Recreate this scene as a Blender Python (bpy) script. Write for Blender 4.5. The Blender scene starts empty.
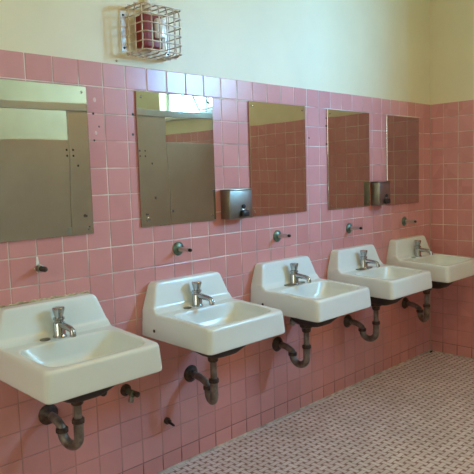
import bpy, bmesh, math, random
from mathutils import Vector, Matrix
random.seed(7)
SC = bpy.context.scene
COL = SC.collection

# ------------------------------------------------------------------ helpers
def new_obj(name, me, parent=None, loc=None):
    o = bpy.data.objects.new(name, me)
    COL.objects.link(o)
    if parent is not None:
        o.parent = parent
    if loc is not None:
        o.location = loc
    return o

def obj(name, bm, mats, parent=None, loc=None, smooth=False, angle=None):
    me = bpy.data.meshes.new(name)
    bmesh.ops.recalc_face_normals(bm, faces=bm.faces)
    bm.to_mesh(me)
    bm.free()
    for m in (mats if isinstance(mats, (list, tuple)) else [mats]):
        me.materials.append(m)
    if smooth:
        for p in me.polygons:
            p.use_smooth = True
        if angle:
            me.set_sharp_from_angle(angle=math.radians(angle))
    return new_obj(name, me, parent, loc)

def thing(name, loc, label, cat, group=None):
    o = bpy.data.objects.new(name, None)
    COL.objects.link(o)
    o.location = loc
    o.empty_display_size = 0.05
    o['label'] = label
    o['category'] = cat
    if group:
        o['group'] = group
    return o

def structure(o):
    o['kind'] = 'structure'
    return o

def B():
    return bmesh.new()

def add_box(bm, x0, x1, y0, y1, z0, z1, bevel=0.0, seg=2, mat=0):
    r = bmesh.ops.create_cube(bm, size=1.0)
    vs = r['verts']
    for v in vs:
        v.co = Vector(((x0 + x1) / 2 + v.co.x * (x1 - x0), (y0 + y1) / 2 + v.co.y * (y1 - y0), (z0 + z1) / 2 + v.co.z * (z1 - z0)))
    fs = set(f for v in vs for f in v.link_faces)
    for f in fs:
        f.material_index = mat
    if bevel > 0:
        es = list(set(e for v in vs for e in v.link_edges))
        bmesh.ops.bevel(bm, geom=es, offset=bevel, segments=seg, affect='EDGES', profile=0.5)

def add_lathe(bm, prof, origin, axis, n=24, mat=0):
    """prof: list of (radius, distance along axis); closed with end caps"""
    o = Vector(origin)
    a = Vector(axis).normalized()
    t = Vector((1, 0, 0)) if abs(a.x) < .9 else Vector((0, 1, 0))
    u = a.cross(t).normalized()
    w = a.cross(u)
    rings = []
    for r, d in prof:
        if r <= 1e-6:
            rings.append([bm.verts.new(o + a * d)])
        else:
            rings.append([bm.verts.new(o + a * d + (u * math.cos(2 * math.pi * k / n) + w * math.sin(2 * math.pi * k / n)) * r) for k in range(n)])
    for A, C in zip(rings, rings[1:]):
        if len(A) == 1 and len(C) == 1:
            continue
        for k in range(n):
            if len(A) == 1:
                f = bm.faces.new((A[0], C[(k + 1) % n], C[k]))
            elif len(C) == 1:
                f = bm.faces.new((A[k], A[(k + 1) % n], C[0]))
            else:
                f = bm.faces.new((A[k], A[(k + 1) % n], C[(k + 1) % n], C[k]))
            f.material_index = mat
    for R in (rings[0], rings[-1]):
        if len(R) > 2:
            f = bm.faces.new(R)
            f.material_index = mat

def spline(pts, sub=6):
    """Catmull-Rom through the points"""
    P = [Vector(p) for p in pts]
    P = [P[0] * 2 - P[1]] + P + [P[-1] * 2 - P[-2]]
    out = []
    for i in range(1, len(P) - 2):
        a, b, c, d = P[i - 1:i + 3]
        for s in range(sub):
            t = s / sub
            out.append(.5 * ((2 * b) + (c - a) * t + (2 * a - 5 * b + 4 * c - d) * t * t + (3 * b - a - 3 * c + d) * t ** 3))
    out.append(P[-2])
    return out

def add_tube(bm, path, radius, n=12, mat=0):
    P = [Vector(p) for p in path]
    rad = radius if isinstance(radius, (list, tuple)) else [radius] * len(P)
    T = []
    for i in range(len(P)):
        a = P[max(0, i - 1)]
        b = P[min(len(P) - 1, i + 1)]
        T.append((b - a).normalized())
    ref = Vector((0, 0, 1)) if abs(T[0].z) < .9 else Vector((1, 0, 0))
    u = T[0].cross(ref).normalized()
    rings = []
    for i in range(len(P)):
        u = (u - T[i] * u.dot(T[i])).normalized()
        w = T[i].cross(u)
        rings.append([bm.verts.new(P[i] + (u * math.cos(2 * math.pi * k / n) + w * math.sin(2 * math.pi * k / n)) * rad[i]) for k in range(n)])
    for A, C in zip(rings, rings[1:]):
        for k in range(n):
            f = bm.faces.new((A[k], A[(k + 1) % n], C[(k + 1) % n], C[k]))
            f.material_index = mat
    for R in (rings[0], rings[-1]):
        f = bm.faces.new(R)
        f.material_index = mat

# ------------------------------------------------------------------ materials
def mat(name):
    m = bpy.data.materials.new(name)
    m.use_nodes = True
    nt = m.node_tree
    return m, nt, nt.nodes['Principled BSDF']

def N(nt, t, **kw):
    n = nt.nodes.new(t)
    for k, v in kw.items():
        setattr(n, k, v)
    return n

def simple(name, col, rough=.5, metal=0.0, var=0.0, scale=20.0, bump=0.0, col2=None, spec=None, coat=0.0):
    m, nt, p = mat(name)
    p.inputs['Base Color'].default_value = (*col, 1)
    p.inputs['Roughness'].default_value = rough
    p.inputs['Metallic'].default_value = metal
    if coat:
        p.inputs['Coat Weight'].default_value = coat
        p.inputs['Coat Roughness'].default_value = .08
    if spec is not None:
        p.inputs['Specular IOR Level'].default_value = spec
    if var or col2 or bump:
        tc = N(nt, 'ShaderNodeTexCoord')
        no = N(nt, 'ShaderNodeTexNoise')
        no.inputs['Scale'].default_value = scale
        no.inputs['Detail'].default_value = 5
        nt.links.new(tc.outputs['Object'], no.inputs['Vector'])
        if var or col2:
            c2 = col2 or tuple(c * (1 - var) for c in col)
            mx = N(nt, 'ShaderNodeMix', data_type='RGBA')
            mx.inputs[6].default_value = (*col, 1)
            mx.inputs[7].default_value = (*c2, 1)
            rp = N(nt, 'ShaderNodeValToRGB')
            rp.color_ramp.elements[0].position = .38
            rp.color_ramp.elements[1].position = .68
            nt.links.new(no.outputs['Fac'], rp.inputs['Fac'])
            nt.links.new(rp.outputs['Color'], mx.inputs[0])
            nt.links.new(mx.outputs[2], p.inputs['Base Color'])
        if bump:
            b = N(nt, 'ShaderNodeBump')
            b.inputs['Strength'].default_value = 1
            b.inputs['Distance'].default_value = bump
            nt.links.new(no.outputs['Fac'], b.inputs['Height'])
            nt.links.new(b.outputs['Normal'], p.inputs['Normal'])
    return m

S = 0.1095            # tile pitch
FLZ = 1.83185         # top of tile row 0 above the floor
TOP = 1.8205          # top edge of the tiling
XC = 3.1673           # corner of the two tiled walls

PINK = (0.70, 0.318, 0.308)
def tile_material():
    m, nt, p = mat('pink_glazed_tile')
    tc = N(nt, 'ShaderNodeTexCoord')
    # one tone per tile: snap to the tile grid, then white noise
    sn = N(nt, 'ShaderNodeVectorMath', operation='SNAP')
    off = N(nt, 'ShaderNodeVectorMath', operation='ADD')
    off.inputs[1].default_value = (0.0, 0.02, -(FLZ % S))
    sn.inputs[1].default_value = (S, S, S)
    nt.links.new(tc.outputs['Object'], off.inputs[0])
    nt.links.new(off.outputs[0], sn.inputs[0])
    wn = N(nt, 'ShaderNodeTexWhiteNoise')
    nt.links.new(sn.outputs[0], wn.inputs['Vector'])
    mx = N(nt, 'ShaderNodeMix', data_type='RGBA')
    mx.inputs[6].default_value = (PINK[0] * 0.95, PINK[1] * .93, PINK[2] * .93, 1)
    mx.inputs[7].default_value = (PINK[0] * 1.04, PINK[1] * 1.08, PINK[2] * 1.09, 1)
    nt.links.new(wn.outputs['Value'], mx.inputs[0])
    no = N(nt, 'ShaderNodeTexNoise')
    no.inputs['Scale'].default_value = 9
    no.inputs['Detail'].default_value = 6
    nt.links.new(tc.outputs['Object'], no.inputs['Vector'])
    m2 = N(nt, 'ShaderNodeMix', data_type='RGBA', blend_type='MULTIPLY')
    m2.inputs[0].default_value = .16
    nt.links.new(mx.outputs[2], m2.inputs[6])
    nt.links.new(no.outputs['Fac'], m2.inputs[7])
    nt.links.new(m2.outputs[2], p.inputs['Base Color'])
    p.inputs['Roughness'].default_value = .22
    p.inputs['Specular IOR Level'].default_value = .36
    return m

def grout_material():
    m, nt, p = mat('aged_grout')
    tc = N(nt, 'ShaderNodeTexCoord')
    no = N(nt, 'ShaderNodeTexNoise')
    no.inputs['Scale'].default_value = 5
    no.inputs['Detail'].default_value = 8
    nt.links.new(tc.outputs['Object'], no.inputs['Vector'])
    rp = N(nt, 'ShaderNodeValToRGB')
    e = rp.color_ramp.elements
    e[0].position = .36
    e[0].color = (.42, .26, .23, 1)
    e[1].position = .6
    e[1].color = (.80, .70, .64, 1)
    nt.links.new(no.outputs['Fac'], rp.inputs['Fac'])
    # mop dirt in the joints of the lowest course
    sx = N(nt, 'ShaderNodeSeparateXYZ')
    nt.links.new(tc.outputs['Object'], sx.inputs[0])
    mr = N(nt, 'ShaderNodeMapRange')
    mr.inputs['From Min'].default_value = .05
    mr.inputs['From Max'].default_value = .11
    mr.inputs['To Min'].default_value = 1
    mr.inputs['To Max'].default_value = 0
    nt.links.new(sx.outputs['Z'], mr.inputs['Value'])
    # joints turn darker and pinker towards the bottom, edge broken by noise
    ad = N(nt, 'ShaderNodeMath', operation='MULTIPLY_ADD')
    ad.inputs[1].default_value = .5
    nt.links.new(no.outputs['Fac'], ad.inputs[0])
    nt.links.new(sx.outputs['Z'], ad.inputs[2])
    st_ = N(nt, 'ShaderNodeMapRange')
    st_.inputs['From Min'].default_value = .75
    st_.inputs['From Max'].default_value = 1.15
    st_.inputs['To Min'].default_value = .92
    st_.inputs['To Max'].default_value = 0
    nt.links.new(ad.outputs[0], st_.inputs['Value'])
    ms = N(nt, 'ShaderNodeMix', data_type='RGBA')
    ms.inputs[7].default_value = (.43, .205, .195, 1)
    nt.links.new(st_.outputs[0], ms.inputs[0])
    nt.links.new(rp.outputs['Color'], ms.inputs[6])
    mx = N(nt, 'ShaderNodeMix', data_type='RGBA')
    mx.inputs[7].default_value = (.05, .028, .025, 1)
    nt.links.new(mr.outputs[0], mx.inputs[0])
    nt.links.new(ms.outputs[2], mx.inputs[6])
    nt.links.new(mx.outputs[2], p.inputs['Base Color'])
    p.inputs['Roughness'].default_value = .85
    return m

def floor_material():
    """dotted basketweave mosaic: 2x1 inch pale tiles woven round dark half inch dots"""
    m, nt, p = mat('basketweave_mosaic')
    tc = N(nt, 'ShaderNodeTexCoord')
    sc = N(nt, 'ShaderNodeVectorMath', operation='MULTIPLY')
    sc.inputs[1].default_value = (1 / .0385, 1 / .0385, 0)
    nt.links.new(tc.outputs['Object'], sc.inputs[0])
    sp = N(nt, 'ShaderNodeSeparateXYZ')
    nt.links.new(sc.outputs[0], sp.inputs[0])
    def M(op, a, b=None, c=None):
        n = N(nt, 'ShaderNodeMath', operation=op)
        for i, v in enumerate((a, b, c)):
            if v is None:
                continue
            if isinstance(v, (int, float)):
                n.inputs[i].default_value = v
            else:
                nt.links.new(v, n.inputs[i])
        return n.outputs[0]
    u, v = sp.outputs['X'], sp.outputs['Y']
    iu, iv = M('FLOOR', u), M('FLOOR', v)
    fu = M('ABSOLUTE', M('SUBTRACT', M('FRACT', u), .5))
    fv = M('ABSOLUTE', M('SUBTRACT', M('FRACT', v), .5))
    par = M('FLOORED_MODULO', M('ADD', iu, iv), 2)
    # a = across the tile, b = along it, swapped in every second cell
    a = M('ADD', M('MULTIPLY', fu, par), M('MULTIPLY', fv, M('SUBTRACT', 1, par)))
    b = M('ADD', M('MULTIPLY', fv, par), M('MULTIPLY', fu, M('SUBTRACT', 1, par)))
    T = .315
    dot = M('MULTIPLY', M('GREATER_THAN', a, T), M('GREATER_THAN', b, T))
    g1 = M('LESS_THAN', M('ABSOLUTE', M('SUBTRACT', a, T)), .045)
    g2 = M('MULTIPLY', M('LESS_THAN', M('ABSOLUTE', M('SUBTRACT', b, T)), .045), M('GREATER_THAN', a, T))
    gr = M('MAXIMUM', g1, g2)
    wn = N(nt, 'ShaderNodeTexWhiteNoise')
    cb = N(nt, 'ShaderNodeCombineXYZ')
    nt.links.new(iu, cb.inputs[0])
    nt.links.new(iv, cb.inputs[1])
    nt.links.new(cb.outputs[0], wn.inputs['Vector'])
    base = N(nt, 'ShaderNodeMix', data_type='RGBA')
    base.inputs[6].default_value = (.75, .67, .70, 1)
    base.inputs[7].default_value = (.90, .84, .88, 1)
    nt.links.new(wn.outputs['Value'], base.inputs[0])
    d = N(nt, 'ShaderNodeMix', data_type='RGBA')
    d.inputs[7].default_value = (.30, .19, .185, 1)
    nt.links.new(dot, d.inputs[0])
    nt.links.new(base.outputs[2], d.inputs[6])
    g = N(nt, 'ShaderNodeMix', data_type='RGBA')
    g.inputs[7].default_value = (.40, .285, .28, 1)
    nt.links.new(gr, g.inputs[0])
    nt.links.new(d.outputs[2], g.inputs[6])
    no = N(nt, 'ShaderNodeTexNoise')
    no.inputs['Scale'].default_value = 3.5
    no.inputs['Detail'].default_value = 6
    nt.links.new(tc.outputs['Object'], no.inputs['Vector'])
    w = N(nt, 'ShaderNodeMix', data_type='RGBA', blend_type='MULTIPLY')
    w.inputs[0].default_value = .35
    nt.links.new(g.outputs[2], w.inputs[6])
    nt.links.new(no.outputs['Fac'], w.inputs[7])
    nt.links.new(w.outputs[2], p.inputs['Base Color'])
    p.inputs['Roughness'].default_value = .5
    p.inputs['Specular IOR Level'].default_value = .3
    return m

def mirror_material():
    m, nt, p = mat('polished_steel')
    p.inputs['Metallic'].default_value = 1
    p.inputs['Roughness'].default_value = .018
    tc = N(nt, 'ShaderNodeTexCoord')
    no = N(nt, 'ShaderNodeTexNoise')
    no.inputs['Scale'].default_value = 2.2
    no.inputs['Detail'].default_value = 1
    nt.links.new(tc.outputs['Object'], no.inputs['Vector'])
    b = N(nt, 'ShaderNodeBump')
    b.inputs['Strength'].default_value = 1
    b.inputs['Distance'].default_value = .0025
    nt.links.new(no.outputs['Fac'], b.inputs['Height'])
    nt.links.new(b.outputs['Normal'], p.inputs['Normal'])
    # tarnish clouds
    n2 = N(nt, 'ShaderNodeTexNoise')
    n2.inputs['Scale'].default_value = 7
    n2.inputs['Detail'].default_value = 8
    nt.links.new(tc.outputs['Object'], n2.inputs['Vector'])
    mx = N(nt, 'ShaderNodeMix', data_type='RGBA')
    mx.inputs[6].default_value = (.47, .47, .43, 1)
    mx.inputs[7].default_value = (.60, .60, .56, 1)
    nt.links.new(n2.outputs['Fac'], mx.inputs[0])
    nt.links.new(mx.outputs[2], p.inputs['Base Color'])
    return m

def pane_material():
    m, nt, p = mat('window_glass')
    nt.nodes.remove(p)
    out = nt.nodes['Material Output']
    tr = N(nt, 'ShaderNodeBsdfTransparent')
    tr.inputs['Color'].default_value = (.95, .97, .97, 1)
    gl = N(nt, 'ShaderNodeBsdfGlossy')
    gl.inputs['Roughness'].default_value = .02
    mx = N(nt, 'ShaderNodeMixShader')
    mx.inputs[0].default_value = .06
    nt.links.new(tr.outputs[0], mx.inputs[1])
    nt.links.new(gl.outputs[0], mx.inputs[2])
    nt.links.new(mx.outputs[0], out.inputs['Surface'])
    return m

TILE = tile_material()
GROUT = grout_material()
FLOOR = floor_material()
MIRROR = mirror_material()
GLASS = pane_material()
PAINT = simple('cream_wall_paint', (.77, .70, .475), .45, var=.05, scale=4, bump=.0012)
CEIL = simple('white_ceiling_paint', (.80, .77, .66), .7)
CHINA = simple('white_porcelain', (.76, .84, .83), .27, var=.03, scale=6, coat=.3)
IRON = simple('dark_cast_iron', (.028, .022, .020), .6, .2, var=.3, scale=30)
PIPE = simple('dull_chromed_pipe', (.30, .27, .24), .48, .65, col2=(.13, .105, .09), scale=26)
RUST = simple('blackened_fitting', (.055, .038, .032), .5, .5, col2=(.12, .08, .06), scale=60)
CHROME = simple('chrome', (.44, .46, .47), .16, 1)
OLDCHROME = simple('worn_chrome', (.33, .33, .31), .3, 1, var=.3, scale=70)
SATIN = simple('satin_chrome', (.62, .58, .54), .34, 1)
VERDIGRIS = simple('verdigris_brass', (.16, .24, .19), .38, .65, col2=(.07, .075, .06), scale=45)
STEEL = simple('brushed_steel', (.31, .285, .235), .36, 1, var=.1, scale=15)
BLACK = simple('black_plastic', (.012, .012, .012), .4)
WIRE = simple('cream_painted_wire', (.74, .68, .58), .4, .25, col2=(.40, .27, .18), scale=25)
RED = simple('red_plastic', (.26, .022, .018), .45)
LENS = simple('clear_strobe_lens', (.80, .84, .86), .1, coat=1)
CAULK = simple('yellowed_caulk', (.66, .58, .36), .7, col2=(.36, .28, .16), scale=40)
TRIMGROUT = simple('pale_floor_caulk', (.70, .64, .58), .7, col2=(.34, .27, .24), scale=14)
SPOT = simple('rust_and_hinge_spot', (.03, .026, .022), .7)
PLASTER = simple('white_spackle', (.82, .80, .74), .8)
LAMINATE = simple('grey_green_laminate', (.66, .69, .64), .4, var=.06, scale=3)
RAIL = simple('aluminium_rail', (.58, .72, .80), .4, 0)
FRAME = simple('grey_white_frame', (.66, .68, .66), .45)

# ------------------------------------------------------------------ room shell
XL, YF, ZC = -2.6, -3.8, 3.0
PY0 = 0.005                                   # painted face of the sink wall, tiles stand 5 mm proud
WT = .18                                      # thickness of the right wall, its window sits deep in the reveal

def tile_field(name, parent, cols, rows_top, horizontal, end_lo, end_hi):
    """real tiles with cushioned edges, each set a touch out of true; face in the plane 0"""
    bm = B()
    gap = .0026
    z_edges = [TOP] + [FLZ - r * S for r in range(1, 17)] + [.004]
    for a0, a1 in zip(cols, cols[1:]):
        for zi, (z1, z0) in enumerate(zip(z_edges, z_edges[1:])):
            x0, x1, b0, b1 = a0 + gap / 2, a1 - gap / 2, z0 + gap / 2, z1 - gap / 2
            if zi == 0:
                b1 = z1
            if x1 - x0 < .004:
                continue
            tx, tz = random.gauss(0, .0022), random.gauss(0, .0022)
            loops = []
            for ins, dep in ((0, .0052), (.0003, .0022), (.0012, .0008), (.0032, .0)):
                lp = []
                for (px, pz) in ((x0 + ins, b0 + ins), (x1 - ins, b0 + ins), (x1 - ins, b1 - ins), (x0 + ins, b1 - ins)):
                    d = dep + (px - (x0 + x1) / 2) * tx + (pz - (b0 + b1) / 2) * tz
                    lp.append(bm.verts.new((px, d, pz) if horizontal else (d, -px, pz)))
                loops.append(lp)
            for A, C in zip(loops, loops[1:]):
                for k in range(4):
                    bm.faces.new((A[k], A[(k + 1) % 4], C[(k + 1) % 4], C[k]))
            bm.faces.new(loops[-1])
    # the bed of grout
    q = [(end_lo, .002), (end_hi, .002), (end_hi, TOP - .001), (end_lo, TOP - .001)]
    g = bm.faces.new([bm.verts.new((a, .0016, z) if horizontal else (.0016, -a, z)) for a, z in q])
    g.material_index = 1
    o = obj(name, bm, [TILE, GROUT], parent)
    me = o.data
    # all tile and grout faces look into the room
    want = Vector((0, -1, 0)) if horizontal else Vector((-1, 0, 0))
    flip = [p.index for p in me.polygons if p.normal.dot(want) < -1e-3]
    if flip:
        b2 = bmesh.new()
        b2.from_mesh(me)
        b2.faces.ensure_lookup_table()
        bmesh.ops.reverse_faces(b2, faces=[b2.faces[i] for i in flip])
        b2.to_mesh(me)
        b2.free()
    return o

XR = XC + WT
bm = B(); add_box(bm, XL - .12, XR, PY0, PY0 + .14, 0, ZC)
wall_back = structure(obj('wall_back', bm, PAINT))
cols = [k * S for k in range(-23, 29)] + [XC]
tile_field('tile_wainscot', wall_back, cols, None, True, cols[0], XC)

def wall_with_hole(bm, a0, a1, h0, h1, z0, z1, c0, c1, along_x):
    """a wall between a0 and a1 with one opening h0..h1 x z0..z1"""
    for (p0, p1, q0, q1) in ((a0, h0, 0, ZC), (h1, a1, 0, ZC), (h0, h1, 0, z0), (h0, h1, z1, ZC)):
        if along_x:
            add_box(bm, p0, p1, c0, c1, q0, q1)
        else:
            add_box(bm, c0, c1, p0, p1, q0, q1)

W1 = (-3.2, -1.98, 2.0, 2.8)                # high window deep in the right wall
bm = B(); wall_with_hole(bm, YF, PY0, W1[0], W1[1], W1[2], W1[3], XC + .005, XR, False)
wall_right = structure(obj('wall_right', bm, PAINT))
rc = [0] + [(.904 + m) * S for m in range(0, 33)] + [-YF]
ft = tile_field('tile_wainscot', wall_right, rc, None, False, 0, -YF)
ft.location = (XC, 0, 0)
W2 = (-2.1, -.6, 1.1, 2.5)                   # window in the left wall
bm = B(); wall_with_hole(bm, YF, PY0, W2[0], W2[1], W2[2], W2[3], XL - .12, XL, False)
structure(obj('wall_left', bm, PAINT))
bm = B(); add_box(bm, XL - .12, XR, YF - .14, YF, 0, ZC)
structure(obj('wall_front', bm, PAINT))
bm = B(); add_box(bm, XL - .12, XR, YF - .14, .145, -.1, 0)
structure(obj('floor', bm, FLOOR))
bm = B(); add_box(bm, XL - .12, XR, YF - .14, .145, ZC, ZC + .1)
structure(obj('ceiling', bm, CEIL))

def window(name, a0, a1, z0, z1, c, along_x, nx, hopper):
    bm = B()
    t = .045
    def bar(p0, p1, q0, q1, d=.03):
        if along_x:
            add_box(bm, p0, p1, c - d, c + d, q0, q1, .003, 1)
        else:
            add_box(bm, c - d, c + d, p0, p1, q0, q1, .003, 1)
    bar(a0, a1, z0, z0 + t); bar(a0, a1, z1 - t, z1)
    bar(a0, a0 + t, z0 + t, z1 - t); bar(a1 - t, a1, z0 + t, z1 - t)
    for i in range(1, nx):
        x = a0 + (a1 - a0) * i / nx
        bar(x - .015, x + .015, z0 + t, z1 - t, .02)
    w = structure(obj(name, bm, FRAME))
    bm = B()
    if along_x:
        add_box(bm, a0 + t, a1 - t, c - .003, c + .003, z0 + t, z1 - t)
    else:
        add_box(bm, c - .003, c + .003, a0 + t, a1 - t, z0 + t, z1 - t)
    obj('pane', bm, GLASS, w)
    return w
window('window_1', *W1, XC + .13, False, 2, True)
window('window_2', *W2, XL - .06, False, 2, False)
# stool along the foot of the high window
bm = B(); add_box(bm, XC - .03, XC + .10, W1[0] - .05, W1[1] + .05, W1[2] - .03, W1[2] + .004, .006, 2)
structure(obj('trim_2', bm, FRAME))
# its lower sash hangs open into the room
bm = B()
add_box(bm, -.02, .0, .52, 1.0, 0, .03, .003, 1); add_box(bm, -.02, 0, .52, 1.0, .25, .28, .003, 1)
add_box(bm, -.02, 0, .52, .55, .03, .25, .003, 1); add_box(bm, -.02, 0, .97, 1.0, .03, .25, .003, 1)
sash = structure(obj('window_3', bm, FRAME, None, (XC + .09, W1[0], W1[2] + .05)))
sash.rotation_euler = (0, -.5, 0)
bm = B(); add_box(bm, -.012, -.008, .55, .97, .03, .25)
obj('pane', bm, GLASS, sash)

# thin caulk line where the tiled walls meet the floor
bm = B(); add_box(bm, XL, XC, -.008, .001, 0, .009)
structure(obj('baseboard_back', bm, TRIMGROUT))
bm = B(); add_box(bm, XC - .005, XC + .001, YF, -.006, 0, .006)
structure(obj('baseboard_right', bm, TRIMGROUT))
# narrow caulk bead in the corner
bm = B(); add_tube(bm, [(XC - .001, -.001, .006), (XC - .001, -.001, TOP)], .0035, 8)
structure(obj('trim_1', bm, simple('corner_grout', (.56, .36, .30), .7, var=.3, scale=9)))

# old screw holes and patches in the tiles
def wall_dot(name, x, z, r, m, squash=1.0):
    bm = B(); add_lathe(bm, [(r, 0), (r * .9, .0006), (0, .0008)], (0, 0, 0), (0, -1, 0), 10)
    for v in bm.verts:
        v.co.z *= squash
    obj(name, bm, m, wall_back, (x, 0, z))
for (x, z, r) in ((.386, 1.613, .0055), (.41, 1.562, .0042), (.385, 1.506, .0045), (.578, 1.62, .006), (.574, 1.535, .006), (1.766, 1.549, .0055), (1.925, 1.622, .006), (1.925, 1.518, .006), (1.925, 1.667, .004)):
    wall_dot('screw_hole', x, z, r, SPOT)
for (x, z, r) in ((.395, 1.668, .007), (.394, 1.536, .006)):
    wall_dot('filled_hole', x, z, r, simple('faded_filler', (.72, .50, .48), .7), 1.4)
bm = B(); add_lathe(bm, [(.006, 0), (.005, .003), (0, .004)], (.514, PY0, 1.836), (0, -1, 0), 10)
obj('paint_blob', bm, CAULK, wall_back)

# ------------------------------------------------------------------ toilet stalls (seen in the mirrors)
YS = -2.32
st = thing('toilet_stall', (1.2, YS, 0), 'grey laminate toilet stall front with overhead rail, reflected in the leftmost mirror', 'toilet stall')
def stall_part(name, x0, x1, z0, z1, m, th=.025, y=0.0):
    bm = B(); add_box(bm, x0 - 1.2, x1 - 1.2, y - th / 2, y + th / 2, z0, z1, .003, 1)
    return obj(name, bm, m, st)
for x0, x1 in ((-1.30, -1.18), (.60, .92), (1.535, 1.75), (2.17, 2.545)):
    pz = stall_part('pilaster', x0, x1, 0, 1.92, LAMINATE)
    bm = B(); add_box(bm, x0 - 1.2 - .002, x1 - 1.2 + .002, -.018, .018, 0, .1, .002, 1)
    obj('floor_shoe', bm, STEEL, pz)
for x0, x1 in ((-.0, .592), (.928, 1.528), (1.757, 2.162), (2.552, 3.155)):
    d = stall_part('door', x0, x1, .30, 1.68, LAMINATE)
    for zz in (.45, .95):
        bm = B(); add_box(bm, x1 - 1.2 - .03, x1 - 1.2 + .003, .012, .020, zz - .035, zz + .035, .003, 1)
        obj('hinge', bm, RAIL, d)
stall_part('headrail', -1.30, 3.16, 1.92, 1.985, RAIL, .04)
stall_part('rail_bracket', .80, .97, 1.95, 2.05, RAIL, .03, .035)

# ------------------------------------------------------------------ mirrors
def make_mirror(x0, x1, z0, z1, label, spots, screws, tilt=0.0):
    cx = (x0 + x1) / 2
    t = thing('steel_mirror', (cx, 0, z0), label, 'mirror', 'steel mirrors over the sinks')
    bm = B(); add_box(bm, x0 - cx, x1 - cx, -.009, -.001, 0, z1 - z0, .0016, 2)
    for (sx, sz, r) in spots:
        add_lathe(bm, [(r, 0), (r * .8, .0004), (0, .0005)], (sx - cx, -.009, sz - z0), (0, -1, 0), 9, 1)
    p = obj('panel', bm, [MIRROR, SPOT], t)
    for (sx, sz, r) in screws:
        bm = B(); add_lathe(bm, [(r, 0), (r, .001), (r * .55, .0035), (0, .004)], (sx - cx, -.009, sz - z0), (0, -1, 0), 14)
        add_box(bm, sx - cx - r * .45, sx - cx + r * .45, -.0136, -.0128, sz - z0 - .0006, sz - z0 + .0006, 0, 1, 1)
        obj('screw', bm, [CHROME, SPOT], t)
    return t
def corners(x0, x1, z0, z1, d=.024, r=.0055):
    return [(x, z, r) for x in (x0 + d, x1 - d) for z in (z0 + d, z1 - d)]
MI = [(-.085, .355), (.592, 1.030), (1.279, 1.724), (1.929, 2.362), (2.568, 2.983)]
MLAB = ['leftmost steel mirror cut by the picture edge, reflecting grey stall panels',
        'rust spotted steel mirror under the wire cage, reflecting the bright window',
        'middle steel mirror right of the nearer soap dispenser, pink below olive reflection',
        'steel mirror left of the farther soap dispenser, dark tile reflection',
        'steel mirror nearest the corner, right of the farther soap dispenser']
MZ = [(1.130, 1.716), (1.136, 1.719), (1.137, 1.722), (1.133, 1.718), (1.125, 1.716)]
hinge_dots = lambda a: [(a - .014, 1.466, .0042), (a + .014, 1.466, .0042), (a - .013, 1.443, .0042), (a + .014, 1.443, .0042)]  # mirrored hinge screws, painted as dark dots on the panel
MS = [hinge_dots(.268) + [(.30, 1.404, .0045), (.318, 1.205, .006), (.326, 1.203, .004), (.336, 1.158, .004), (.331, 1.148, .003)],
      hinge_dots(.613) + [(.662, 1.411, .0045), (.672, 1.26, .0055), (.767, 1.197, .005), (.62, 1.19, .0045), (.628, 1.19, .0035), (.99, 1.702, .005), (1.0, 1.696, .006), (1.012, 1.69, .0045)],
      [(1.50, 1.50, .002)], [], []]
for (x0, x1), (z0, z1), lab, sp in zip(MI, MZ, MLAB, MS):
    sc = corners(x0, x1, z0, z1)
    if lab.startswith('rust'):
        sc[0] = (x0 + .036, z0 + .032, .011)
    make_mirror(x0, x1, z0, z1, lab, sp, sc)

# ------------------------------------------------------------------ sinks
SZ = .650                                    # lip height above the floor; sink origin sits on the wall at this height
def hull_mesh(name, pts):
    bm = B()
    vs = [bm.verts.new(p) for p in pts]
    r = bmesh.ops.convex_hull(bm, input=vs)
    junk = [g for g in r['geom_interior'] + r['geom_unused'] if isinstance(g, bmesh.types.BMVert)]
    if junk:
        bmesh.ops.delete(bm, geom=list(set(junk)), context='VERTS')
    return bm

def arc(cx, cy, r, a0, a1, n=6):
    return [(cx + r * math.cos(math.radians(a0 + (a1 - a0) * i / n)), cy + r * math.sin(math.radians(a0 + (a1 - a0) * i / n))) for i in range(n + 1)]

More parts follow.
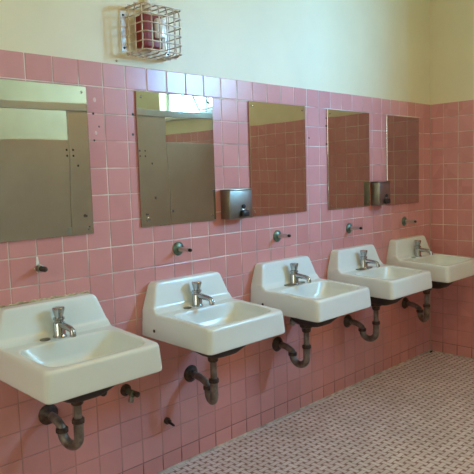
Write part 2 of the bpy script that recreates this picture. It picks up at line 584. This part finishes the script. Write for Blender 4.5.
def sink_mesh():
    # apron block: outline at the lip and at the rim, rounded front corners
    pts = []
    DEP = .438
    def outline(hw, d, r, z):
        o = [(-hw, 0), (hw, 0)] + arc(hw - r, -d + r, r, 0, -90) + arc(-hw + r, -d + r, r, 270, 180)
        return [(x * (1 - .046 * min(1, -y / DEP)), y, z(y) if callable(z) else z) for x, y in o]
    rear, front = .120, .101                 # deck height over the lip at the wall and at the front
    zt = lambda y: rear + (front - rear) * (-y / DEP)
    pts += outline(.2395, DEP + .002, .022, lambda y: -.003 + .011 * (1 + y / DEP))
    pts += outline(.2395, DEP + .002, .022, lambda y: .012 + .008 * (1 + y / DEP))
    pts += outline(.2335, DEP - .004, .023, lambda y: zt(y) - .009)
    pts += outline(.229, DEP - .011, .021, zt)
    body = hull_mesh('b', pts)
    # splash back: trapezoid with rounded shoulders, leaning face
    bp = []
    def fy(z):
        return -(.083 - (z - .12) / .12 * .028)
    o2 = [(-.2335, .05), (.2335, .05), (.2335, .12)] + [(x, z) for x, z in arc(.200 - .026, .243 - .026, .026, 12, 90)] \
        + [(x, z) for x, z in arc(-.200 + .026, .243 - .026, .026, 90, 168)] + [(-.2335, .12)]
    for x, z in o2:
        bp.append((x, 0, z))
        f = fy(max(z, .12))
        bp.append((x * .985, f, z))
    back = hull_mesh('s', bp)
    # fillet strip where deck meets the splash back
    cove = hull_mesh('c', [(x, y, z) for x in (-.229, .229) for y, z in ((-.05, .105), (-.098, .105), (-.0985, .1162), (-.086, .123), (-.079, .137), (-.05, .137))])
    me = bpy.data.meshes.new('tmp')
    bm = B()
    for b in (body, back, cove):
        m2 = bpy.data.meshes.new('t2'); b.to_mesh(m2); b.free(); bm.from_mesh(m2); bpy.data.meshes.remove(m2)
    bmesh.ops.recalc_face_normals(bm, faces=bm.faces)
    bm.to_mesh(me); bm.free()
    tmp = new_obj('tmp_sink', me)
    # bowl cutter
    cut = B()
    rings = []
    NN = 48
    for (z, hx, y0, y1, e) in ((.16, .200, -.143, -.419, 6.5), (.116, .196, -.147, -.414, 6.5), (.100, .191, -.151, -.408, 6), (.079, .183, -.156, -.399, 5), (.05, .165, -.163, -.378, 4), (.028, .145, -.175, -.362, 3.4), (.017, .115, -.192, -.342, 2.8), (.0125, .06, -.225, -.31, 2.2)):
        cy, hy = (y0 + y1) / 2, (y0 - y1) / 2
        ring = []
        for k in range(NN):
            a = 2 * math.pi * k / NN
            c, s = math.cos(a), math.sin(a)
            ring.append(cut.verts.new((math.copysign(abs(c) ** (2 / e), c) * hx, cy + math.copysign(abs(s) ** (2 / e), s) * hy, z)))
        rings.append(ring)
    for A, C in zip(rings, rings[1:]):
        for k in range(NN):
            cut.faces.new((A[k], A[(k + 1) % NN], C[(k + 1) % NN], C[k]))
    cut.faces.new(rings[0]); cut.faces.new(rings[-1])
    bmesh.ops.recalc_face_normals(cut, faces=cut.faces)
    cm = bpy.data.meshes.new('cut'); cut.to_mesh(cm); cut.free()
    co = new_obj('tmp_cut', cm)
    r1 = tmp.modifiers.new('r', 'REMESH'); r1.mode = 'VOXEL'; r1.voxel_size = .004
    bo = tmp.modifiers.new('b', 'BOOLEAN'); bo.object = co; bo.operation = 'DIFFERENCE'; bo.solver = 'EXACT'
    r2 = tmp.modifiers.new('r2', 'REMESH'); r2.mode = 'VOXEL'; r2.voxel_size = .0036
    sm = tmp.modifiers.new('s', 'SMOOTH'); sm.factor = .5; sm.iterations = 12
    dg = bpy.context.evaluated_depsgraph_get()
    out = bpy.data.meshes.new_from_object(tmp.evaluated_get(dg))
    bpy.data.objects.remove(tmp); bpy.data.objects.remove(co)
    out.name = 'basin'
    out.materials.clear(); out.materials.append(CHINA)
    for p in out.polygons:
        p.use_smooth = True
    # nothing may dip into the wall
    for v in out.vertices:
        v.co.y = min(v.co.y, -.0004)
    return out

BASIN = sink_mesh()

def rounded_plug(bm, levels, n=40, cy=-.24):
    rings = []
    for z, hx, hy in levels:
        ring = []
        for k in range(n):
            a = 2 * math.pi * k / n
            c, s = math.cos(a), math.sin(a)
            ring.append(bm.verts.new((math.copysign(abs(c) ** .6, c) * hx, cy + math.copysign(abs(s) ** .6, s) * hy, z)))
        rings.append(ring)
    for A, C in zip(rings, rings[1:]):
        for k in range(n):
            bm.faces.new((A[k], A[(k + 1) % n], C[(k + 1) % n], C[k]))
    bm.faces.new(rings[0]); bm.faces.new(rings[-1])

def make_sink(cx, label, tail, leg, esc, cover, zu, caulk=None):
    t = thing('wall_sink', (cx, 0, SZ), label, 'sink', 'wall hung sinks in a row')
    new_obj('basin', BASIN, t)
    bm = B(); rounded_plug(bm, [(.016, .145, .115), (-.02, .138, .11), (-.052, .115, .09), (-.076, .08, .065), (-.085, .045, .04)])
    obj('basin_underside', bm, IRON, t, smooth=True, angle=50)
    bm = B(); add_lathe(bm, [(.027, 0), (.027, .003), (.02, .0045), (.018, .002), (0, .002)], (0, -.267, .0125), (0, 0, 1), 24)
    obj('drain', bm, OLDCHROME, t, smooth=True, angle=40)
    # side bolt on the left cheek
    bm = B(); add_lathe(bm, [(.007, 0), (.007, .002), (0, .003)], (-.2368, -.092, .044), (-1, 0, 0), 12)
    obj('side_bolt', bm, RUST, t)
    # faucet
    D = .1155                                # deck height at the faucet
    fy = -.104
    bm = B(); add_lathe(bm, [(.027, -.002), (.027, .003), (.0245, .006), (.0225, .010), (.0225, .052), (.021, .055), (.0175, .057), (.0175, .064), (.0215, .066), (.0215, .073), (.017, .075)], (0, fy, D), (0, 0, 1), 28)
    f = obj('faucet', bm, CHROME, t, smooth=True, angle=35)
    bm = B(); add_lathe(bm, [(.0155, .072), (.0165, .080), (.019, .090), (.0225, .103), (.023, .109), (.021, .112), (.0, .113)], (0, fy, D), (0, 0, 1), 28)
    obj('push_button', bm, CHROME, f, smooth=True, angle=35)
    bm = B(); P = spline([(0, fy - .006, D + .049), (0, fy - .05, D + .046), (0, fy - .080, D + .043), (0, fy - .094, D + .038), (0, fy - .099, D + .027)], 6)
    add_tube(bm, P, [.0135 - .003 * min(1, i / 16) for i in range(len(P))], 16)
    add_lathe(bm, [(.011, 0), (.012, .002), (.012, .013), (.0095, .015)], (0, fy - .099, D + .031), (0, 0, -1), 18)
    obj('spout', bm, CHROME, f, smooth=True, angle=50)
    if cover == 'disc':
        bm = B(); add_lathe(bm, [(.020, -.001), (.020, .0015), (.016, .004), (0, .0045)], (-.060, fy, D + .001), (0, 0, 1), 24)
        obj('hole_cover', bm, OLDCHROME, t, smooth=True, angle=40)
    else:
        bm = B()
        pts = arc(.055, fy, .023, -90, 90, 10) + arc(-.055, fy, .023, 90, 270, 10)
        hb = hull_mesh('p', [(x, y, D - .002) for x, y in pts] + [(x, y, D + .004) for x, y in pts] + [(x * .95, fy + (y - fy) * .86, D + .0065) for x, y in pts])
        bm.free()
        obj('deck_plate', hb, OLDCHROME, t)
    # drain trap: wall flange, elbow, U bend and tail piece
    tx, ty = tail[0] - cx, tail[1]
    ex, ez = esc[0] - cx, esc[1] - SZ
    lx, ly = leg[0] - cx, leg[1]             # where the wall side leg of the bend stands
    ddx, ddy = tx - lx, ty - ly
    R = math.hypot(ddx, ddy) / 2
    def at(s, z):                            # s runs from the leg (0) to the tail piece (1)
        return (lx + ddx * s, ly + ddy * s, z - SZ)
    zk = zu + .050
    def arm(f, z):
        return (ex + (lx - ex) * f, ly * f, z - SZ)
    path = spline([arm(.02, esc[1]), arm(.28, esc[1]), arm(.62, esc[1] - .003), arm(.88, esc[1] - .014), arm(.985, zk + .012 if zk + .012 < esc[1] - .02 else esc[1] - .024), arm(1, zk - .008)], 6)
    bm = B(); add_tube(bm, path, .0165, 16)
    trap = obj('drain_trap', bm, PIPE, t, smooth=True, angle=60)
    ub = [at(0, zk)] + [at(.5 - .5 * math.cos(math.radians(a)), zu + R - R * math.sin(math.radians(a))) for a in range(0, 181, 15)] + [at(1, zu + .107)]
    bm = B(); add_tube(bm, ub, .0185, 16)
    obj('trap_bend', bm, PIPE, trap, smooth=True, angle=60)
    bm = B(); add_lathe(bm, [(.015, 0), (.015, .15)], at(1, zu + .09), (0, 0, 1), 18)
    obj('tailpiece', bm, PIPE, trap, smooth=True, angle=60)
    for (s, z) in ((0, zk), (1, zu + .105)):
        bm = B(); add_lathe(bm, [(.019, -.010), (.0235, -.008), (.0235, .006), (.020, .010)], at(s, z), (0, 0, 1), 10)
        obj('slip_nut', bm, RUST, trap)
    bm = B(); add_lathe(bm, [(.026, -.098), (.034, -.094), (.035, -.078), (.028, -.07), (.028, -.05)], (tx, ty, 0), (0, 0, 1), 20)
    bm2 = bm
    add_lathe(bm2, [(.019, -.122), (.023, -.118), (.025, -.098), (.025, -.09)], (tx, ty, 0), (0, 0, 1), 14)
    obj('drain_nut', bm2, RUST, trap, smooth=True, angle=40)
    bm = B(); add_lathe(bm, [(.040, .0005), (.041, .005), (.034, .014), (.024, .022), (.019, .030)], (ex, 0, ez), (0, -1, 0), 24)
    for v in bm.verts:
        v.co.y = min(v.co.y, -.0004)
    obj('wall_flange', bm, RUST, trap, smooth=True, angle=45)
    if caulk:
        bm = B()
        a, b, z = caulk
        n = 40
        P = [(a + (b - a) * i / n, -.003, z + random.uniform(-.003, .003)) for i in range(n + 1)]
        add_tube(bm, P, [random.uniform(.0025, .0055) for _ in P], 8)
        for v in bm.verts:
            v.co.y = max(min(v.co.y, -.0006), -.006)
        obj('caulk_bead', bm, CAULK, t)
    return t

SINKS = [
    (.130, 'nearest white sink at the left picture edge, lumpy yellow caulk along its splashback', (.130, -.205), (.110, -.115), (.113, .442), 'disc', .362, (-.195, .19, .246)),
    (.809, 'second white sink from the left, below the rust spotted mirror', (.803, -.205), (.829, -.135), (.838, .420), 'disc', .336, None),
    (1.490, 'middle white sink of the row of five, chrome plate under its faucet', (1.458, -.205), (1.452, -.113), (1.455, .428), 'plate', .345, None),
    (2.143, 'fourth white sink from the left, front overlapping the corner sink', (2.115, -.205), (2.106, -.113), (2.110, .431), 'plate', .345, None),
    (2.793, 'yellowish white sink in the corner by the right wall', (2.727, -.205), (2.775, -.130), (2.800, .428), 'disc', .343, None),
]
for a in SINKS:
    make_sink(*a)

# ------------------------------------------------------------------ wall spigots above the sinks
def make_spigot(x, z, label, bare=False, up=0.0):
    t = thing('wall_spigot', (x, 0, z), label, 'spigot', 'pipe stubs above the sinks')
    if not bare:
        bm = B(); add_lathe(bm, [(.031, .0005), (.032, .003), (.029, .007), (.020, .012), (.012, .015)], (0, 0, 0), (0, -1, 0), 24)
        obj('flange', bm, VERDIGRIS, t, smooth=True, angle=40)
        bm = B(); add_lathe(bm, [(.0115, .010), (.0115, .022), (.0095, .024), (.0095, .074), (.0105, .075), (.0105, .081)], (0, 0, 0), (0, -1, up), 16)
        obj('pipe', bm, SATIN, t, smooth=True, angle=40)
        bm = B(); add_lathe(bm, [(.0075, .080), (.0085, .083), (.0075, .093), (.005, .096), (0, .097)], (0, 0, 0), (0, -1, up), 12)
        obj('tip', bm, BLACK, t, smooth=True, angle=40)
    else:
        bm = B(); add_lathe(bm, [(.014, .0005), (.0145, .006), (.0145, .022), (.011, .024)], (0, 0, 0), (0, -1, 0), 16)
        obj('pipe', bm, OLDCHROME, t, smooth=True, angle=40)
        pr = [(.0105, .022)]
        for k in range(6):
            pr += [(.0105, .025 + k * .006), (.0085, .028 + k * .006)]
        pr += [(.006, .064), (0, .065)]
        bm = B(); add_lathe(bm, pr, (0, 0, 0), (0, -1, 0), 14)
        obj('threaded_tip', bm, RUST, t)
        bm = B()
        random.seed(3)
        vs = []
        for k in range(14):
            a = 2 * math.pi * k / 14
            r = .012 + random.uniform(-.003, .005)
            vs.append((math.cos(a) * r - .003, math.sin(a) * r + (.028 if math.sin(a) > .85 else 0)))
        top = [bm.verts.new((x_, -.0022, z_)) for x_, z_ in vs]
        bot = [bm.verts.new((x_ * 1.06, -.0005, z_ * 1.06)) for x_, z_ in vs]
        bm.faces.new(top)
        for k in range(14):
            bm.faces.new((bot[k], bot[(k + 1) % 14], top[(k + 1) % 14], top[k]))
        obj('plaster_patch', bm, PLASTER, t)
    return t
make_spigot(.112, 1.018, 'bare threaded pipe stub in a plaster patch above the nearest sink', True)
make_spigot(.793, 1.022, 'spigot on a greenish flange above the second sink, below the spotted mirror', up=-.02)
make_spigot(1.476, 1.019, 'spigot on a greenish flange above the middle sink', up=.06)
make_spigot(2.141, 1.008, 'spigot on a greenish flange above the fourth sink', up=.03)
make_spigot(2.793, 1.004, 'spigot on a greenish flange above the corner sink', up=.0)

# ------------------------------------------------------------------ supply valves and stubs low on the wall
t = thing('supply_valve', (.472, 0, .44), 'brown brass supply valve low on the wall right of the nearest sink', 'valve')
bm = B(); add_lathe(bm, [(.026, .0005), (.026, .006), (.02, .012), (.014, .016)], (0, 0, 0), (0, -1, 0), 20)
obj('flange', bm, RUST, t, smooth=True, angle=40)
bm = B(); add_lathe(bm, [(.0115, .01), (.0115, .045), (.015, .047), (.015, .062), (.010, .064)], (0, 0, 0), (0, -1, -.06), 14)
obj('body', bm, VERDIGRIS, t, smooth=True, angle=40)
bm = B(); add_lathe(bm, [(.009, 0), (.009, .02), (.0125, .021), (.0125, .034), (.010, .036)], (0, -.050, -.006), (-.35, -.2, -1), 14)
obj('outlet', bm, OLDCHROME, t, smooth=True, angle=40)
bm = B(); add_lathe(bm, [(.010, .060), (.0125, .064), (.0125, .080), (.010, .082)], (0, 0, 0), (.12, -1, -.06), 14)
obj('cap', bm, RUST, t, smooth=True, angle=40)

def supply_stop(x, z, label):
    t = thing('supply_stop', (x, 0, z), label, 'valve', 'supply stops under the sinks')
    bm = B(); add_lathe(bm, [(.027, .0005), (.028, .005), (.020, .012), (.013, .018)], (0, 0, 0), (0, -1, 0), 20)
    obj('flange', bm, OLDCHROME, t, smooth=True, angle=40)
    bm = B(); add_lathe(bm, [(.010, .012), (.010, .034), (.014, .036), (.014, .060), (.009, .062)], (0, 0, 0), (0, -1, 0), 14)
    obj('body', bm, OLDCHROME, t, smooth=True, angle=40)
    bm = B(); add_tube(bm, spline([(0, -.048, .008), (0, -.048, .05), (-.008, -.06, SZ - z - .03), (-.01, -.075, SZ - z + .004)], 6), .006, 10)
    obj('riser', bm, OLDCHROME, t, smooth=True, angle=60)
    bm = B(); add_lathe(bm, [(.008, 0), (.016, .003), (.016, .010), (.01, .013)], (0, -.060, 0), (0, -1, 0), 8)
    obj('handle', bm, BLACK, t)
supply_stop(.325, .485, 'small chrome supply stop tucked under the nearest sink')
supply_stop(1.592, .530, 'chrome supply stop half hidden behind the drain nut of the middle sink')

t = thing('pipe_stub', (.685, 0, .236), 'small dark pipe stub with a spike just above the floor, below the second sink', 'pipe')
bm = B(); add_lathe(bm, [(.016, .0005), (.016, .010), (.011, .014), (.011, .024), (0, .025)], (0, 0, 0), (0, -1, 0), 16)
obj('collar', bm, RUST, t, smooth=True, angle=40)
bm = B(); add_lathe(bm, [(.006, .02), (.006, .05), (.004, .058), (0, .059)], (0, 0, 0), (0, -1, -.16), 10)
obj('spike', bm, BLACK, t, smooth=True, angle=40)

# ------------------------------------------------------------------ soap dispensers
def make_dispenser(x0, x1, z0, z1, label):
    cx = (x0 + x1) / 2
    hw = (x1 - x0) / 2
    t = thing('soap_dispenser', (cx, 0, z0), label, 'soap dispenser', 'steel soap dispensers between the mirrors')
    h = z1 - z0
    bm = B(); add_box(bm, -hw, hw, -.068, -.0005, 0, h - .007, .004, 3)
    obj('body', bm, STEEL, t, smooth=True, angle=40)
    bm = B(); add_box(bm, -hw - .0015, hw + .0015, -.0705, -.0005, h - .008, h, .003, 2)
    obj('lid', bm, STEEL, t, smooth=True, angle=40)
    bm = B(); add_lathe(bm, [(.010, 0), (.011, .002), (.011, .006), (.009, .008), (0, .0085)], (.012, -.068, .060), (0, -1, 0), 18)
    obj('sight_window', bm, BLACK, t, smooth=True, angle=40)
    bm = B(); add_box(bm, -.006, .030, -.074, -.066, .040, .049, .002, 2)
    obj('valve_plate', bm, CHROME, t, smooth=True, angle=40)
    bm = B(); add_box(bm, -.010, .036, -.088, -.066, .010, .040, .005, 3)
    obj('push_valve', bm, BLACK, t, smooth=True, angle=40)
make_dispenser(1.068, 1.224, 1.137, 1.283, 'steel soap dispenser with black push valve between the spotted and middle mirrors')
make_dispenser(2.380, 2.508, 1.135, 1.287, 'steel soap dispenser overlapping the two mirrors nearest the corner')

# ------------------------------------------------------------------ fire alarm in its wire cage
WY = PY0                                       # painted wall face
AX0, AX1, AZ0, AZ1 = .612, .712, 1.900, 2.030
t = thing('fire_alarm', ((AX0 + AX1) / 2, WY, AZ0), 'red fire alarm strobe with clear lens inside the wire cage', 'fire alarm')
cx = (AX0 + AX1) / 2
w2 = (AX1 - AX0) / 2
bm = B(); add_box(bm, -w2 + .004, w2 - .004, -.035, -.0005, 0, AZ1 - AZ0, .004, 2)
obj('back_box', bm, RED, t, smooth=True, angle=40)
bm = B(); add_box(bm, -w2, w2, -.062, -.034, -.003, AZ1 - AZ0 + .003, .006, 3)
obj('housing', bm, RED, t, smooth=True, angle=40)
bm = B(); add_box(bm, .004, w2 - .002, -.085, -.060, .035, .118, .008, 3)
obj('strobe_lens', bm, LENS, t, smooth=True, angle=40)
bm = B(); add_lathe(bm, [(.0135, 0), (.0135, .78)], (.008, -.015, AZ1 - AZ0), (0, 0, 1), 16)
add_lathe(bm, [(.017, 0), (.017, .016), (.0145, .02)], (.008, -.015, AZ1 - AZ0), (0, 0, 1), 16)
obj('conduit', bm, simple('cream_conduit', (.80, .74, .62), .4), t, smooth=True, angle=40)

CX0, CX1, CZ0, CZ1, CD = .566, .768, 1.868, 2.056, .130
t = thing('wire_guard', (CX0, WY, CZ0), 'cream painted wire cage bolted over the fire alarm', 'wire guard')
W_, H_ = CX1 - CX0, CZ1 - CZ0
def wire(path, r=.0029, nm='wire', par=None):
    bm = B(); add_tube(bm, path, r, 8)
    return obj(nm, bm, WIRE, par or t, smooth=True, angle=60)
rr = .02
def wrap_h(z):
    p = [(0, -.001, z), (0, -CD + rr, z)] + [(rr - rr * math.cos(math.radians(a)), -CD + rr - rr * math.sin(math.radians(a)), z) for a in (22, 45, 68)] + [(rr, -CD, z), (W_ - rr, -CD, z)] \
        + [(W_ - rr + rr * math.sin(math.radians(a)), -CD + rr - rr * math.cos(math.radians(a)), z) for a in (22, 45, 68)] + [(W_, -CD + rr, z), (W_, -.001, z)]
    return p
nz = 5
for i in range(nz + 1):
    wire(wrap_h(.003 + (H_ - .006) * i / nz), nm='hoop')
nx = 5
for i in range(nx + 1):
    x = .003 + (W_ - .006) * i / nx
    d = -CD + (.0045 if 0 < i < nx else rr * .9)
    wire([(x, -.001, H_ + .003), (x, d + rr, H_ + .003), (x, d + rr * .3, H_ - rr * .2), (x, d, H_ - rr), (x, d, rr), (x, d + rr * .3, rr * .2), (x, d + rr, -.003), (x, -.001, -.003)], nm='upright')
for y in (-.03, -.075):                          # hoops that ring the four sides
    wire([(-.0045, y, -.0075), (W_ + .0045, y, -.0075), (W_ + .0045, y, H_ + .0075), (-.0045, y, H_ + .0075), (-.0045, y, -.0075)], nm='band')
for x in (-.026, W_ + .002):
    bm = B(); add_box(bm, x, x + .028, -.0025, -.0003, .01, H_ - .01, .0008, 1)
    fl = obj('mounting_strip', bm, WIRE, t)
    for z in (.025, H_ - .03):
        bm = B(); add_lathe(bm, [(.0055, 0), (.004, .003), (0, .0035)], (x + .014, -.0025, z), (0, -1, 0), 10)
        obj('bolt', bm, SPOT, fl)

# unseen ceiling housing, added to go with the warm fill light
bm = B(); add_box(bm, 1.5 - .48, 1.5 + .48, -1.9 - .15, -1.9 + .15, ZC - .08, ZC, .01, 2)
structure(obj('fill_light_housing', bm, FRAME))

# bit of debris in the corner
bm = B()
for k in range(5):
    add_box(bm, -.012 + k * .006, -.002 + k * .006, -.006 + random.uniform(-.004, .004), .004, 0, .006 + random.uniform(0, .006), .0015, 1)
o = obj('debris', bm, SPOT, None, (XC - .035, -.022, 0))
o['label'] = 'small dark crumb of debris on the floor in the far corner'
o['category'] = 'debris'

# ------------------------------------------------------------------ light
WS = .9
w = bpy.data.worlds.new('daylight')
SC.world = w
w.use_nodes = True
bg = w.node_tree.nodes['Background']
bg.inputs['Color'].default_value = (1, 1, 1, 1)
bg.inputs['Strength'].default_value = WS

def area(name, loc, rot, sx, sy, power, col):
    l = bpy.data.lights.new(name, 'AREA')
    l.shape = 'RECTANGLE'
    l.size, l.size_y = sx, sy
    l.energy = power
    l.color = col
    o = bpy.data.objects.new(name, l)
    COL.objects.link(o)
    o.location = loc
    o.rotation_euler = rot
    return o
R = math.radians
LA, LB, LD, LE = (84, (.54, .88, 1.0)), (26, (1, .97, .74)), (15.5, (1, .50, .06)), (1060, (.13, .485, 1.0))
# skylight through the high window in the right wall
area('window_daylight', (XC + WT - .005, (W1[0] + W1[1]) / 2, (W1[2] + W1[3]) / 2), (R(90), 0, R(90)), W1[1] - W1[0], W1[3] - W1[2], LA[0], LA[1])
# the open sky, seen slantwise through the same window
sky = area('open_sky_light', (3.9, -4.2, 2.8), (0, 0, 0), 1.3, 1.4, LE[0], LE[1])
sky.rotation_euler = (Vector((2.3, 0, 1.8)) - Vector((3.9, -4.2, 2.8))).to_track_quat('-Z', 'Y').to_euler()
# daylight through the left window
area('left_window_daylight', (XL - .11, (W2[0] + W2[1]) / 2, (W2[2] + W2[3]) / 2), (R(90), 0, R(-90)), W2[1] - W2[0], W2[3] - W2[2], LB[0], LB[1])
# warm fill light, added under the ceiling to lift the room
for (lx, ly, P) in ((1.5, -1.9, LD),):
    area('warm_fill_light', (lx, ly, ZC - .09), (0, 0, 0), .9, .25, P[0], P[1])

# ------------------------------------------------------------------ camera
cam = bpy.data.cameras.new('camera')
co = bpy.data.objects.new('camera', cam)
COL.objects.link(co)
right = Vector((0.71341, -0.700082, -0.030528))
down = Vector((-0.090284, -0.048627, -0.994728))
fwd = Vector((0.694907, 0.712405, -0.097897))
M4 = Matrix(((right.x, -down.x, -fwd.x, -0.926589), (right.y, -down.y, -fwd.y, -2.154189), (right.z, -down.z, -fwd.z, 1.336834), (0, 0, 0, 1)))
co.matrix_world = M4
cam.sensor_width = 36
cam.sensor_fit = 'HORIZONTAL'
cam.lens = 599.823 / 474 * 36
cam.clip_start = .01
SC.camera = co

vs = SC.view_settings
vs.view_transform = 'Standard'
vs.look = 'None'
vs.exposure = 0
vs.gamma = 1
vs.use_curve_mapping = False
SC.cycles.use_denoising = True
SC.cycles.max_bounces = 12
SC.cycles.diffuse_bounces = 8
